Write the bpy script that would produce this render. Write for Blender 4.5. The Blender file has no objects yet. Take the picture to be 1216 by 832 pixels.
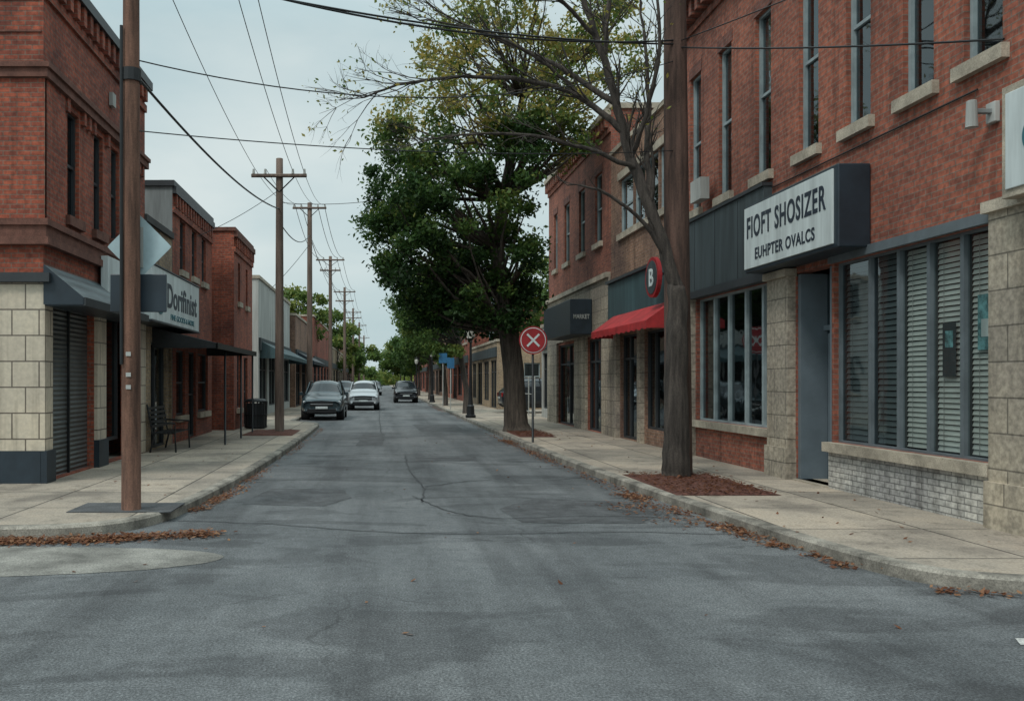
import bpy, math, random
import numpy as np
from mathutils import Vector, Matrix
random.seed(7); np.random.seed(7)
R = random.random
def U(a,b): return a+(b-a)*random.random()
scene = bpy.context.scene
scene.view_settings.view_transform='Standard'
scene.view_settings.look='None'
scene.view_settings.exposure=0

# ------------------------------------------------------------------ materials
def newmat(name):
    m=bpy.data.materials.new(name); m.use_nodes=True
    nt=m.node_tree; nt.nodes.clear()
    out=nt.nodes.new('ShaderNodeOutputMaterial')
    b=nt.nodes.new('ShaderNodeBsdfPrincipled')
    nt.links.new(b.outputs[0],out.inputs[0])
    return m,nt,b,out
def N(nt,t,**kw):
    n=nt.nodes.new(t)
    for k,v in kw.items(): setattr(n,k,v)
    return n
def c4(c): return (c[0],c[1],c[2],1)
def noise(nt,vec,scale,detail=4,rough=.55):
    n=N(nt,'ShaderNodeTexNoise'); n.inputs['Scale'].default_value=scale
    n.inputs['Detail'].default_value=detail; n.inputs['Roughness'].default_value=rough
    if vec is not None: nt.links.new(vec,n.inputs['Vector'])
    return n
def ramp(nt,fac,stops):
    r=N(nt,'ShaderNodeValToRGB'); e=r.color_ramp.elements
    while len(e)<len(stops): e.new(.5)
    for i,(p,c) in enumerate(stops):
        e[i].position=p; e[i].color=c4(c) if len(c)==3 else c
    nt.links.new(fac,r.inputs[0]); return r
def mixc(nt,typ,fac,a,b):
    m=N(nt,'ShaderNodeMix',data_type='RGBA',blend_type=typ)
    if isinstance(fac,(int,float)): m.inputs[0].default_value=fac
    else: nt.links.new(fac,m.inputs[0])
    for s,i in ((a,6),(b,7)):
        if isinstance(s,tuple): m.inputs[i].default_value=c4(s)
        else: nt.links.new(s,m.inputs[i])
    return m.outputs[2]
def bump(nt,b,h,strength=.3,dist=.01):
    n=N(nt,'ShaderNodeBump'); n.inputs['Strength'].default_value=strength; n.inputs['Distance'].default_value=dist
    nt.links.new(h,n.inputs['Height']); nt.links.new(n.outputs[0],b.inputs['Normal'])
def coords(nt): return N(nt,'ShaderNodeTexCoord')
def mapping(nt,vec,scale=(1,1,1)):
    m=N(nt,'ShaderNodeMapping'); m.inputs['Scale'].default_value=scale
    nt.links.new(vec,m.inputs['Vector']); return m.outputs[0]

def mat_plain(name,col,rough=.6,metal=0,var=.25,scale=3,bmp=.1,streak=False,fine=0):
    m,nt,b,_=newmat(name); t=coords(nt)
    v=t.outputs['Object']
    if streak: v=mapping(nt,v,(2.5,2.5,.25))
    n=noise(nt,v,scale,6,.65)
    r=ramp(nt,n.outputs['Fac'],[(.35,tuple(x*(1-var) for x in col)),(.65,tuple(min(1,x*(1+var*.6)) for x in col))])
    col_=r.outputs[0]
    if fine>0:
        n3=noise(nt,t.outputs['Object'],60,4,.8); r3=ramp(nt,n3.outputs['Fac'],[(.36,(.5,.5,.5)),(.62,(1.4,1.4,1.4))])
        col_=mixc(nt,'MULTIPLY',fine,col_,r3.outputs[0])
    nt.links.new(col_,b.inputs['Base Color'])
    b.inputs['Roughness'].default_value=rough; b.inputs['Metallic'].default_value=metal
    if bmp>0:
        n2=noise(nt,t.outputs['Object'],scale*12,4); bump(nt,b,n2.outputs['Fac'],bmp,.01)
    return m
def mat_brick(name,c1,c2,mortar,bw=.215,rh=.075,ms=.008,dirt=.5,rough=.9,bias=-.1,fine=.8):
    m,nt,b,_=newmat(name); t=coords(nt)
    br=N(nt,'ShaderNodeTexBrick'); nt.links.new(t.outputs['UV'],br.inputs['Vector'])
    br.inputs['Scale'].default_value=1
    br.inputs['Brick Width'].default_value=bw; br.inputs['Row Height'].default_value=rh
    br.inputs['Mortar Size'].default_value=ms; br.inputs['Mortar Smooth'].default_value=.2
    br.inputs['Bias'].default_value=bias
    br.inputs['Color1'].default_value=c4(c1); br.inputs['Color2'].default_value=c4(c2); br.inputs['Mortar'].default_value=c4(mortar)
    n1=noise(nt,t.outputs['Object'],.5,6,.65)
    r1=ramp(nt,n1.outputs['Fac'],[(.32,(1-dirt,1-dirt,1-dirt*.9)),(.5,(.9,.9,.9)),(.68,(1.2,1.17,1.12))])
    col=mixc(nt,'MULTIPLY',1.0,br.outputs['Color'],r1.outputs[0])
    n3=noise(nt,mapping(nt,t.outputs['Object'],(3,3,.2)),1.2,5,.6)
    r3=ramp(nt,n3.outputs['Fac'],[(.32,(.5,.49,.48)),(.5,(1,1,1))])
    col=mixc(nt,'MULTIPLY',.75,col,r3.outputs[0])
    n2=noise(nt,t.outputs['Object'],14,3,.6)
    r2=ramp(nt,n2.outputs['Fac'],[(.35,(.62,.62,.62)),(.65,(1.3,1.3,1.3))])
    col=mixc(nt,'MULTIPLY',fine,col,r2.outputs[0])
    nt.links.new(col,b.inputs['Base Color']); b.inputs['Roughness'].default_value=rough
    inv=N(nt,'ShaderNodeMath',operation='SUBTRACT'); inv.inputs[0].default_value=1; nt.links.new(br.outputs['Fac'],inv.inputs[1])
    bump(nt,b,inv.outputs[0],.5,.008)
    return m
def mat_glass(name,tint=(.35,.4,.42),refl=.16,gcol=(.85,.93,.96,1)):
    m,nt,b,out=newmat(name); nt.nodes.remove(b)
    tr=N(nt,'ShaderNodeBsdfTransparent'); tr.inputs[0].default_value=c4(tint)
    gl=N(nt,'ShaderNodeBsdfGlossy'); gl.inputs['Color'].default_value=gcol; gl.inputs['Roughness'].default_value=.03
    t=coords(nt); n=noise(nt,t.outputs['Object'],1.5,2)
    bn=N(nt,'ShaderNodeBump'); bn.inputs['Strength'].default_value=.08; bn.inputs['Distance'].default_value=.05
    nt.links.new(n.outputs['Fac'],bn.inputs['Height']); nt.links.new(bn.outputs[0],gl.inputs['Normal'])
    lw=N(nt,'ShaderNodeLayerWeight'); lw.inputs['Blend'].default_value=.5
    pw=N(nt,'ShaderNodeMath',operation='POWER'); nt.links.new(lw.outputs['Facing'],pw.inputs[0]); pw.inputs[1].default_value=4
    ml=N(nt,'ShaderNodeMath',operation='MULTIPLY_ADD',use_clamp=True); nt.links.new(pw.outputs[0],ml.inputs[0]); ml.inputs[1].default_value=.85; ml.inputs[2].default_value=refl
    mx=N(nt,'ShaderNodeMixShader'); nt.links.new(ml.outputs[0],mx.inputs[0]); nt.links.new(tr.outputs[0],mx.inputs[1]); nt.links.new(gl.outputs[0],mx.inputs[2])
    nt.links.new(mx.outputs[0],out.inputs[0]); return m
def mat_leaf(name,stops):
    m,nt,b,out=newmat(name)
    a=N(nt,'ShaderNodeAttribute',attribute_name='tint')
    r=ramp(nt,a.outputs['Fac'],stops)
    nt.links.new(r.outputs[0],b.inputs['Base Color']); b.inputs['Roughness'].default_value=.55
    b.inputs['Specular IOR Level'].default_value=.3
    tl=N(nt,'ShaderNodeBsdfTranslucent'); nt.links.new(r.outputs[0],tl.inputs[0])
    mx=N(nt,'ShaderNodeMixShader'); mx.inputs[0].default_value=.4
    nt.links.new(b.outputs[0],mx.inputs[1]); nt.links.new(tl.outputs[0],mx.inputs[2]); nt.links.new(mx.outputs[0],out.inputs[0])
    return m
def mat_asphalt():
    m,nt,b,_=newmat('asphalt'); t=coords(nt); o=t.outputs['Object']
    n1=noise(nt,o,.33,7,.62)
    r1=ramp(nt,n1.outputs['Fac'],[(.34,(.074,.081,.086)),(.5,(.112,.120,.125)),(.66,(.150,.158,.162))])
    n2=noise(nt,mapping(nt,o,(1.0,.07,1)),1.3,5,.6)
    r2=ramp(nt,n2.outputs['Fac'],[(.36,(.6,.6,.61)),(.52,(1,1,1)),(.66,(1.15,1.15,1.15))])
    col=mixc(nt,'MULTIPLY',.9,r1.outputs[0],r2.outputs[0])
    nw=noise(nt,mapping(nt,o,(.45,1.1,1)),.9,4,.5); nw.inputs['Distortion'].default_value=1.6
    rw=ramp(nt,nw.outputs['Fac'],[(.40,(.6,.6,.61)),(.47,(1,1,1))])
    col=mixc(nt,'MULTIPLY',.75,col,rw.outputs[0])
    n3=noise(nt,o,60,5,.85)
    r3=ramp(nt,n3.outputs['Fac'],[(.38,(.3,.3,.3)),(.5,(.95,.95,.95)),(.62,(2.1,2.1,2.06))])
    col=mixc(nt,'MULTIPLY',.9,col,r3.outputs[0])
    n5=noise(nt,o,9,5,.7)
    r5=ramp(nt,n5.outputs['Fac'],[(.36,(.8,.8,.8)),(.6,(1.12,1.12,1.12))])
    col=mixc(nt,'MULTIPLY',.8,col,r5.outputs[0])
    nd=noise(nt,o,1.2,4)
    vadd=N(nt,'ShaderNodeVectorMath',operation='ADD'); nt.links.new(o,vadd.inputs[0])
    vs=N(nt,'ShaderNodeVectorMath',operation='SCALE'); vs.inputs['Scale'].default_value=.9; nt.links.new(nd.outputs['Color'],vs.inputs[0]); nt.links.new(vs.outputs[0],vadd.inputs[1])
    vo=N(nt,'ShaderNodeTexVoronoi',feature='DISTANCE_TO_EDGE'); vo.inputs['Scale'].default_value=.42; nt.links.new(vadd.outputs[0],vo.inputs['Vector'])
    rc=ramp(nt,vo.outputs['Distance'],[(0,(.5,.5,.5)),(.004,(.65,.65,.65)),(.009,(1,1,1))])
    nm=noise(nt,o,.3,2); rm=ramp(nt,nm.outputs['Fac'],[(.46,(0,0,0)),(.56,(.85,.85,.85))])
    col=mixc(nt,'MULTIPLY',rm.outputs[0],col,rc.outputs[0])
    nt.links.new(col,b.inputs['Base Color']); b.inputs['Roughness'].default_value=.8
    n4=noise(nt,o,90,3,.7); bump(nt,b,n4.outputs['Fac'],.7,.012)
    return m
def mat_sidewalk():
    m,nt,b,_=newmat('sidewalk_concrete'); t=coords(nt); o=t.outputs['Object']
    br=N(nt,'ShaderNodeTexBrick'); br.offset=0; nt.links.new(t.outputs['UV'],br.inputs['Vector'])
    br.inputs['Scale'].default_value=1; br.inputs['Brick Width'].default_value=1.45; br.inputs['Row Height'].default_value=1.5
    br.inputs['Mortar Size'].default_value=.016; br.inputs['Mortar Smooth'].default_value=.3; br.inputs['Bias'].default_value=0
    br.inputs['Color1'].default_value=(.44,.375,.30,1); br.inputs['Color2'].default_value=(.30,.262,.215,1); br.inputs['Mortar'].default_value=(.09,.08,.065,1)
    n1=noise(nt,o,.8,7,.65); r1=ramp(nt,n1.outputs['Fac'],[(.36,(.54,.54,.55)),(.5,(.95,.95,.95)),(.64,(1.14,1.1,1.06))])
    col=mixc(nt,'MULTIPLY',.9,br.outputs['Color'],r1.outputs[0])
    n2=noise(nt,o,40,4,.75); r2=ramp(nt,n2.outputs['Fac'],[(.36,(.65,.65,.65)),(.6,(1.15,1.15,1.15))])
    col=mixc(nt,'MULTIPLY',.85,col,r2.outputs[0])
    n6=noise(nt,o,4,5,.7); r6=ramp(nt,n6.outputs['Fac'],[(.32,(.55,.53,.50)),(.44,(1,1,1))])
    col=mixc(nt,'MULTIPLY',.85,col,r6.outputs[0])
    nt.links.new(col,b.inputs['Base Color']); b.inputs['Roughness'].default_value=.85
    inv=N(nt,'ShaderNodeMath',operation='SUBTRACT'); inv.inputs[0].default_value=1; nt.links.new(br.outputs['Fac'],inv.inputs[1])
    bump(nt,b,inv.outputs[0],.6,.01)
    return m
def mat_corrug(name,col,per=.09,axis='UVy',metal=.3,rough=.45):
    m,nt,b,_=newmat(name); t=coords(nt)
    w=N(nt,'ShaderNodeTexWave',wave_type='BANDS',bands_direction='Y' if axis=='UVy' else 'X'); nt.links.new(t.outputs['UV'],w.inputs['Vector'])
    w.inputs['Scale'].default_value=1/per*.314159
    n=noise(nt,t.outputs['Object'],1.5,6,.6)
    r=ramp(nt,n.outputs['Fac'],[(.3,tuple(x*.65 for x in col)),(.7,tuple(x*1.2 for x in col))])
    rw=ramp(nt,w.outputs['Fac'],[(0,(.55,.55,.55)),(.5,(1,1,1))])
    col2=mixc(nt,'MULTIPLY',.8,r.outputs[0],rw.outputs[0])
    nt.links.new(col2,b.inputs['Base Color']); b.inputs['Metallic'].default_value=metal; b.inputs['Roughness'].default_value=rough
    bump(nt,b,w.outputs['Fac'],.8,.03); return m

M_={}
M_['brick_red']=mat_brick('brick_red',(.37,.092,.05),(.21,.055,.036),(.19,.13,.10))
M_['brick_r1']=mat_brick('brick_orange',(.36,.112,.068),(.22,.07,.047),(.21,.15,.12),dirt=.4)
M_['brick_brown']=mat_brick('brick_brown',(.31,.175,.115),(.2,.11,.075),(.26,.2,.16))
M_['brick_dark']=mat_brick('brick_dark',(.2,.07,.05),(.13,.05,.038),(.14,.1,.09))
M_['brick_tan']=mat_brick('brick_tan',(.40,.30,.19),(.33,.24,.15),(.3,.26,.22))
M_['brick_white']=mat_brick('brick_white',(.50,.49,.46),(.38,.375,.355),(.2,.2,.19),dirt=.4)
M_['tile']=mat_brick('cream_tile',(.60,.53,.42),(.55,.48,.38),(.15,.125,.10),bw=.42,rh=.40,ms=.012,dirt=.22,rough=.4,fine=.25)
M_['stone']=mat_plain('limestone',(.41,.36,.285),.85,0,.4,2.5,.25,fine=.5)
M_['stoneblk']=mat_brick('limestone_block',(.43,.375,.295),(.34,.30,.24),(.17,.15,.12),bw=.8,rh=.38,ms=.01,dirt=.4)
M_['corbel']=mat_plain('corbel_brown',(.15,.066,.048),.9,0,.35,6,.3,fine=.5)
M_['asphalt']=mat_asphalt()
M_['sidewalk']=mat_sidewalk()
M_['kerb']=mat_plain('kerb_concrete',(.25,.23,.195),.9,0,.6,2.5,.35,fine=.7)
M_['apron']=mat_plain('apron_concrete',(.205,.20,.18),.9,0,.5,1.6,.35,fine=.9)
M_['ground']=mat_plain('ground_dirt',(.12,.12,.08),.95,0,.4,.3,.3)
M_['patch']=mat_plain('asphalt_patch',(.072,.076,.08),.85,0,.45,3,.6,fine=.9)
M_['tar']=mat_plain('tar_seal',(.042,.044,.047),.75,0,.3,5,.1)
M_['paint']=mat_plain('road_paint',(.5,.5,.48),.8,0,.4,9,.1,fine=.6)
M_['wood']=mat_plain('pole_wood',(.145,.074,.05),.9,0,.6,4,.5,streak=True,fine=.5)
M_['wood3']=mat_plain('pole_wood_dark',(.09,.052,.04),.9,0,.6,4,.6,streak=True,fine=.5)
M_['wood2']=mat_plain('pole_wood_grey',(.14,.10,.08),.9,0,.4,4,.4,streak=True)
M_['bark']=mat_plain('bark',(.075,.06,.048),.95,0,.6,5,.9,streak=True,fine=.6)
M_['bark2']=mat_plain('bark_dark',(.058,.048,.041),.95,0,.6,6,.9,streak=True,fine=.7)
M_['black']=mat_plain('black_metal',(.018,.02,.022),.45,.3,.3,4,.05)
M_['navy']=mat_plain('navy_panel',(.018,.03,.042),.45,0,.3,2,.05)
M_['slate']=mat_plain('slate_fascia',(.045,.06,.066),.6,0,.4,1.5,.05,streak=True)
M_['teal']=mat_plain('teal_fascia',(.045,.09,.10),.55,0,.4,1.5,.05,streak=True)
M_['grey']=mat_plain('grey_render',(.22,.24,.24),.85,0,.4,1.2,.2,streak=True)
M_['ltgrey']=mat_plain('light_render',(.40,.41,.39),.85,0,.3,1.2,.2,streak=True)
M_['white']=mat_plain('white_panel',(.58,.64,.64),.5,0,.22,1.5,.02,streak=True)
M_['signback']=mat_plain('sign_back_metal',(.36,.47,.50),.5,.1,.15,3,.02)
M_['frame']=mat_plain('window_frame_grey',(.12,.145,.16),.5,0,.2,3,.02)
M_['framel']=mat_plain('sash_pale',(.27,.33,.345),.5,0,.25,3,.02)
M_['framed']=mat_plain('frame_dark',(.03,.035,.04),.5,0,.2,3,.02)
M_['doorgrey']=mat_plain('door_grey',(.13,.165,.19),.45,0,.15,2,.02)
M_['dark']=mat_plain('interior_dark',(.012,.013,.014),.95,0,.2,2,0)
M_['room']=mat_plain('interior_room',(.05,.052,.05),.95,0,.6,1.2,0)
M_['blind']=mat_plain('blind_slats',(.50,.53,.50),.6,0,.15,1.5,0)
M_['blindw']=mat_plain('roller_blind',(.36,.38,.36),.8,0,.1,2,0)
M_['glass']=mat_glass('window_glass',(.35,.4,.42),.10)
M_['glassc']=mat_glass('shop_glass_clear',(.78,.82,.81),.09)
M_['glassd']=mat_glass('window_glass_dark',(.2,.23,.25),.08)
M_['carglass']=mat_plain('car_window',(.015,.02,.024),.06,0,.1,2,0)
M_['shutter']=mat_corrug('roll_shutter',(.14,.155,.155),.08)
M_['awnmetal']=mat_corrug('metal_awning',(.10,.13,.14),.2,'UVx')
M_['red']=mat_plain('red_canvas',(.38,.022,.025),.7,0,.35,3,.1)
M_['redsign']=mat_plain('red_sign_paint',(.30,.02,.025),.45,0,.2,3,.02)
M_['blue']=mat_plain('blue_paint',(.03,.14,.28),.5,0,.15,3,.02)
M_['ink']=mat_plain('sign_ink',(.02,.03,.045),.5,0,.1,3,0)
M_['inkg']=mat_plain('sign_ink_green',(.03,.14,.17),.5,0,.1,3,0)
M_['poster']=mat_plain('poster_teal',(.16,.34,.36),.6,0,.7,9,0)
M_['roof']=mat_plain('roof_felt',(.06,.06,.06),.95,0,.3,1,.1)
M_['tyre']=mat_plain('tyre_rubber',(.015,.015,.016),.85,0,.2,8,.1)
M_['rim']=mat_plain('alloy',(.35,.36,.37),.35,.9,.1,3,0)
M_['lamp']=mat_plain('headlight_lens',(.75,.78,.8),.12,0,.1,9,0)
M_['tail']=mat_plain('tail_light',(.25,.01,.01),.2,0,.1,9,0)
M_['globe']=mat_plain('lamp_globe',(.50,.50,.45),.3,0,.1,3,0)
M_['mulch']=mat_plain('mulch',(.13,.05,.035),.95,0,.6,25,1)
M_['tree_far']=mat_leaf('leaf_green',[(0,(.02,.045,.014)),(.35,(.045,.095,.024)),(.65,(.10,.165,.038)),(1,(.24,.25,.06))])
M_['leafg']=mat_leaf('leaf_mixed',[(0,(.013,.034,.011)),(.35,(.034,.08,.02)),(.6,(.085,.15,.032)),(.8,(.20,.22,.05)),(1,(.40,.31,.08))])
M_['litter']=mat_leaf('leaf_litter',[(0,(.09,.035,.02)),(.5,(.22,.09,.045)),(1,(.36,.20,.11))])
def carpaint(name,c):
    m,nt,b,_=newmat(name); t=coords(nt); n=noise(nt,t.outputs['Object'],2,3)
    r=ramp(nt,n.outputs['Fac'],[(.3,tuple(x*.9 for x in c)),(.7,c)]); nt.links.new(r.outputs[0],b.inputs['Base Color'])
    b.inputs['Metallic'].default_value=.3; b.inputs['Roughness'].default_value=.3; b.inputs['Coat Weight'].default_value=.6; b.inputs['Coat Roughness'].default_value=.05
    return m
M_['car_dark']=carpaint('car_paint_dark',(.022,.042,.052)); M_['car_white']=carpaint('car_paint_silver',(.42,.45,.47)); M_['car_blk']=carpaint('car_paint_black',(.015,.018,.024))

# ------------------------------------------------------------------ mesh builder
def empty(name,loc=(0,0,0)):
    e=bpy.data.objects.new(name,None); e.location=loc; e.empty_display_size=.3
    scene.collection.objects.link(e); return e
class MB:
    def __init__(s): s.v=[];s.f=[];s.m=[];s.mats=[]
    def mi(s,k):
        if k not in s.mats: s.mats.append(k)
        return s.mats.index(k)
    def face(s,pts,mat):
        b=len(s.v); s.v+=[tuple(p) for p in pts]; s.f.append(tuple(range(b,b+len(pts)))); s.m.append(s.mi(mat))
    def box(s,x0,x1,y0,y1,z0,z1,mat):
        x0,x1=sorted((x0,x1)); y0,y1=sorted((y0,y1)); z0,z1=sorted((z0,z1))
        b=len(s.v); s.v+=[(x,y,z) for z in (z0,z1) for x,y in ((x0,y0),(x1,y0),(x1,y1),(x0,y1))]
        k=s.mi(mat)
        for f in ((3,2,1,0),(4,5,6,7),(0,1,5,4),(1,2,6,5),(2,3,7,6),(3,0,4,7)):
            s.f.append(tuple(b+i for i in f)); s.m.append(k)
    def tube(s,pts,rad,mat,n=8,caps=True):
        pts=[Vector(p) for p in pts]; k=s.mi(mat); rings=[]
        up=None
        for i,p in enumerate(pts):
            d=(pts[min(i+1,len(pts)-1)]-pts[max(i-1,0)])
            if d.length<1e-6: d=Vector((0,0,1))
            d.normalize()
            if up is None: up=Vector((1,0,0)) if abs(d.x)<.8 else Vector((0,1,0))
            a=d.cross(up)
            if a.length<1e-3: a=d.orthogonal()
            a.normalize(); c=d.cross(a)
            r=rad[i] if isinstance(rad,(list,tuple)) else rad
            b=len(s.v)
            for j in range(n):
                t=2*math.pi*j/n; s.v.append(tuple(p+a*math.cos(t)*r+c*math.sin(t)*r))
            rings.append(b)
        for i in range(len(rings)-1):
            for j in range(n):
                s.f.append((rings[i]+j,rings[i]+(j+1)%n,rings[i+1]+(j+1)%n,rings[i+1]+j)); s.m.append(k)
        if caps:
            s.f.append(tuple(rings[0]+j for j in range(n))); s.m.append(k)
            s.f.append(tuple(rings[-1]+j for j in range(n))); s.m.append(k)
    def build(s,name,parent=None,smooth=False,bevel=0,loc=None,sub=0):
        me=bpy.data.meshes.new(name); me.from_pydata(s.v,[],s.f)
        for k in s.mats: me.materials.append(M_[k])
        me.polygons.foreach_set('material_index',s.m)
        if smooth: me.polygons.foreach_set('use_smooth',[True]*len(s.f))
        me.update()
        uv=me.uv_layers.new(name='UVMap'); data=np.zeros(len(me.loops)*2)
        for p in me.polygons:
            nx,ny,nz=abs(p.normal.x),abs(p.normal.y),abs(p.normal.z)
            for li in p.loop_indices:
                co=me.vertices[me.loops[li].vertex_index].co
                if nz>=nx and nz>=ny: a,b=co.x,co.y
                elif nx>=ny: a,b=co.y,co.z
                else: a,b=co.x,co.z
                data[2*li]=a; data[2*li+1]=b
        uv.data.foreach_set('uv',data)
        o=bpy.data.objects.new(name,me); scene.collection.objects.link(o)
        if bevel:
            md=o.modifiers.new('bevel','BEVEL'); md.width=bevel; md.segments=2; md.limit_method='ANGLE'
        if sub:
            md=o.modifiers.new('sub','SUBSURF'); md.levels=sub; md.render_levels=sub
        if parent is not None:
            o.parent=parent
            o.matrix_parent_inverse=(Matrix.Translation(parent.location)@parent.rotation_euler.to_matrix().to_4x4()).inverted() if loc is None else Matrix()
        elif loc is not None: o.location=loc
        return o
class Fc:
    def __init__(s,mb,axis,pos,nrm): s.mb=mb;s.axis=axis;s.pos=pos;s.n=nrm
    def pt(s,u,v,n): return (s.pos+s.n*n,u,v) if s.axis=='x' else (u,s.pos+s.n*n,v)
    def box(s,u0,u1,v0,v1,n0,n1,mat):
        a=s.pt(u0,v0,n0); b=s.pt(u1,v1,n1); s.mb.box(a[0],b[0],a[1],b[1],a[2],b[2],mat)
    def quad(s,u0,u1,v0,v1,n,mat): s.mb.face([s.pt(u0,v0,n),s.pt(u1,v0,n),s.pt(u1,v1,n),s.pt(u0,v1,n)],mat)
    def wall(s,u0,u1,v0,v1,ops,mat,depth=.2,n=0):
        us=sorted(set([u0,u1]+[o for q in ops for o in q[:2]])); vs=sorted(set([v0,v1]+[o for q in ops for o in q[2:4]]))
        us=[x for x in us if u0<=x<=u1]; vs=[x for x in vs if v0<=x<=v1]
        for i in range(len(us)-1):
            for j in range(len(vs)-1):
                cu=(us[i]+us[i+1])/2; cv=(vs[j]+vs[j+1])/2
                if any(q[0]<cu<q[1] and q[2]<cv<q[3] for q in ops): continue
                s.quad(us[i],us[i+1],vs[j],vs[j+1],n,mat)
        for q in ops:
            a,b,c,d=q[:4]
            s.mb.face([s.pt(a,c,n),s.pt(a,d,n),s.pt(a,d,n-depth),s.pt(a,c,n-depth)],mat)
            s.mb.face([s.pt(b,c,n),s.pt(b,d,n),s.pt(b,d,n-depth),s.pt(b,c,n-depth)],mat)
            s.mb.face([s.pt(a,c,n),s.pt(b,c,n),s.pt(b,c,n-depth),s.pt(a,c,n-depth)],mat)
            s.mb.face([s.pt(a,d,n),s.pt(b,d,n),s.pt(b,d,n-depth),s.pt(a,d,n-depth)],mat)
    def window(s,u0,u1,v0,v1,d=.16,fr='frame',gl='glass',mull=(),trans=(),fw=.05,back='dark',blind=None,slats=None,sill=None,lintel=None,room=.7):
        s.box(u0,u0+fw,v0,v1,-d,-d+.07,fr); s.box(u1-fw,u1,v0,v1,-d,-d+.07,fr)
        s.box(u0+fw,u1-fw,v0,v0+fw,-d,-d+.07,fr); s.box(u0+fw,u1-fw,v1-fw,v1,-d,-d+.07,fr)
        for m in mull: s.box(m-fw*.5,m+fw*.5,v0+fw,v1-fw,-d+.001,-d+.069,fr)
        for t in trans: s.box(u0+fw,u1-fw,t-fw*.5,t+fw*.5,-d+.003,-d+.06,fr)
        s.quad(u0+.01,u1-.01,v0+.01,v1-.01,-d+.02,gl)
        r=room
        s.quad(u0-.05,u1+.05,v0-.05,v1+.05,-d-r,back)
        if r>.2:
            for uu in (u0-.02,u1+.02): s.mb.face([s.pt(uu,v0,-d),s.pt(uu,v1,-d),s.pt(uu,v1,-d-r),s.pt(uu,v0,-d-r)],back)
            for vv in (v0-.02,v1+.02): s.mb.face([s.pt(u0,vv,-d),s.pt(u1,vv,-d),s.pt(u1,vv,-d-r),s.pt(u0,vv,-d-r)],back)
        if blind: s.quad(u0+.02,u1-.02,v1-(v1-v0)*blind,v1,-d-.05,'blindw')
        if slats:
            z=v0+.05
            while z<v1-.05:
                dz=random.uniform(-.003,.003)
                s.mb.face([s.pt(u0+.03,z,-d-.03),s.pt(u1-.03,z+dz,-d-.03),s.pt(u1-.03,z+slats*.86+dz,-d-.05),s.pt(u0+.03,z+slats*.86,-d-.05)],'blind'); z+=slats
            for uu in (u0+(u1-u0)*.25,u0+(u1-u0)*.75): s.box(uu-.004,uu+.004,v0+.05,v1-.05,-d-.025,-d-.022,'ltgrey')
        if sill: s.box(u0-.1,u1+.1,v0-.16,v0-.002,-.05,.09,sill)
        if lintel: s.box(u0-.08,u1+.08,v1+.002,v1+.22,-.05,.015,lintel)

def building(name,side,xf,y0,y1,h,brick,ops,front_ops=(),depth=12,front_mat=None,cap='stone',caph=.15,z0=.0,corn=None):
    e=empty(name,(xf+side*depth/2,(y0+y1)/2,0))
    mb=MB(); f=Fc(mb,'x',xf,-side)
    f.wall(y0,y1,z0,h,ops,brick)
    fm=front_mat or brick
    xb=xf+side*depth
    g=Fc(mb,'y',y0,-1)
    g.wall(min(xf,xb),max(xf,xb),z0,h,list(front_ops),fm)
    mb.face([(xf,y1,z0),(xb,y1,z0),(xb,y1,h),(xf,y1,h)],brick)
    mb.face([(xb,y0,z0),(xb,y1,z0),(xb,y1,h),(xb,y0,h)],brick)
    mb.build('walls',e)
    r=MB(); r.box(xf+side*.25,xb-side*.05,y0+.25,y1-.05,h-.45,h-.4,'roof')
    c=.06
    r.box(xf-side*c,xf+side*.3,y0-c,y1,h,h+caph,cap)
    r.box(xf+side*.3,xb,y0-c,y0+.3,h+.001,h+caph-.002,cap)
    r.box(xf+side*.3,xb,y1-.3,y1,h+.001,h+caph-.002,cap)
    if corn:
        d=corn
        r.box(xf-side*d,xf,y0,y1,h-.18,h-.002,cap)
        y=y0+.15
        while y<y1-.1:
            r.box(xf-side*d*.75,xf,y,y+.14,h-.5,h-.182,brick); y+=.32
        r.box(xf-side*.05,xf,y0,y1,h-.66,h-.502,brick)
    r.build('roof_and_parapet',e)
    return e

def text_mesh(name,txt,parent,origin,side,width,height,mat,bold=.0,depth=.006,space=1.0):
    cu=bpy.data.curves.new(name,'FONT'); cu.body=txt; cu.align_x='CENTER'; cu.align_y='CENTER'; cu.extrude=depth; cu.offset=bold; cu.size=1; cu.space_character=space
    o=bpy.data.objects.new(name,cu); scene.collection.objects.link(o)
    bpy.context.view_layer.update()
    dg=bpy.context.evaluated_depsgraph_get(); me=bpy.data.meshes.new_from_object(o.evaluated_get(dg))
    bpy.data.objects.remove(o)
    xs=[v.co.x for v in me.vertices]; ys=[v.co.y for v in me.vertices]
    cx,cy=(min(xs)+max(xs))/2,(min(ys)+max(ys))/2; sx=width/(max(xs)-min(xs)); sy=height/(max(ys)-min(ys))
    O=Vector(origin)
    for v in me.vertices:
        a=(v.co.x-cx)*sx; b=(v.co.y-cy)*sy; c=v.co.z
        if side==1: p=(-c,-a,b)
        elif side==-1: p=(c,a,b)
        else: p=(a,-c,b)
        v.co=O+Vector(p)
    me.materials.clear(); me.materials.append(M_[mat])
    ob=bpy.data.objects.new(name,me); scene.collection.objects.link(ob)
    if parent:
        ob.parent=parent; ob.matrix_parent_inverse=Matrix.Translation(parent.location).inverted()
    return ob

# ------------------------------------------------------------------ ground, road, pavements
SW=.12
mb=MB(); mb.face([(-900,-300,-.03),(900,-300,-.03),(900,1500,-.03),(-900,1500,-.03)],'ground'); mb.build('ground')
mb=MB(); mb.face([(-60,-25,0),(60,-25,0),(60,9.6,0),(6,9.6,0),(6,600,0),(-6,600,0),(-6,9.6,0),(-60,9.6,0)],'asphalt'); mb.build('road')

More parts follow.
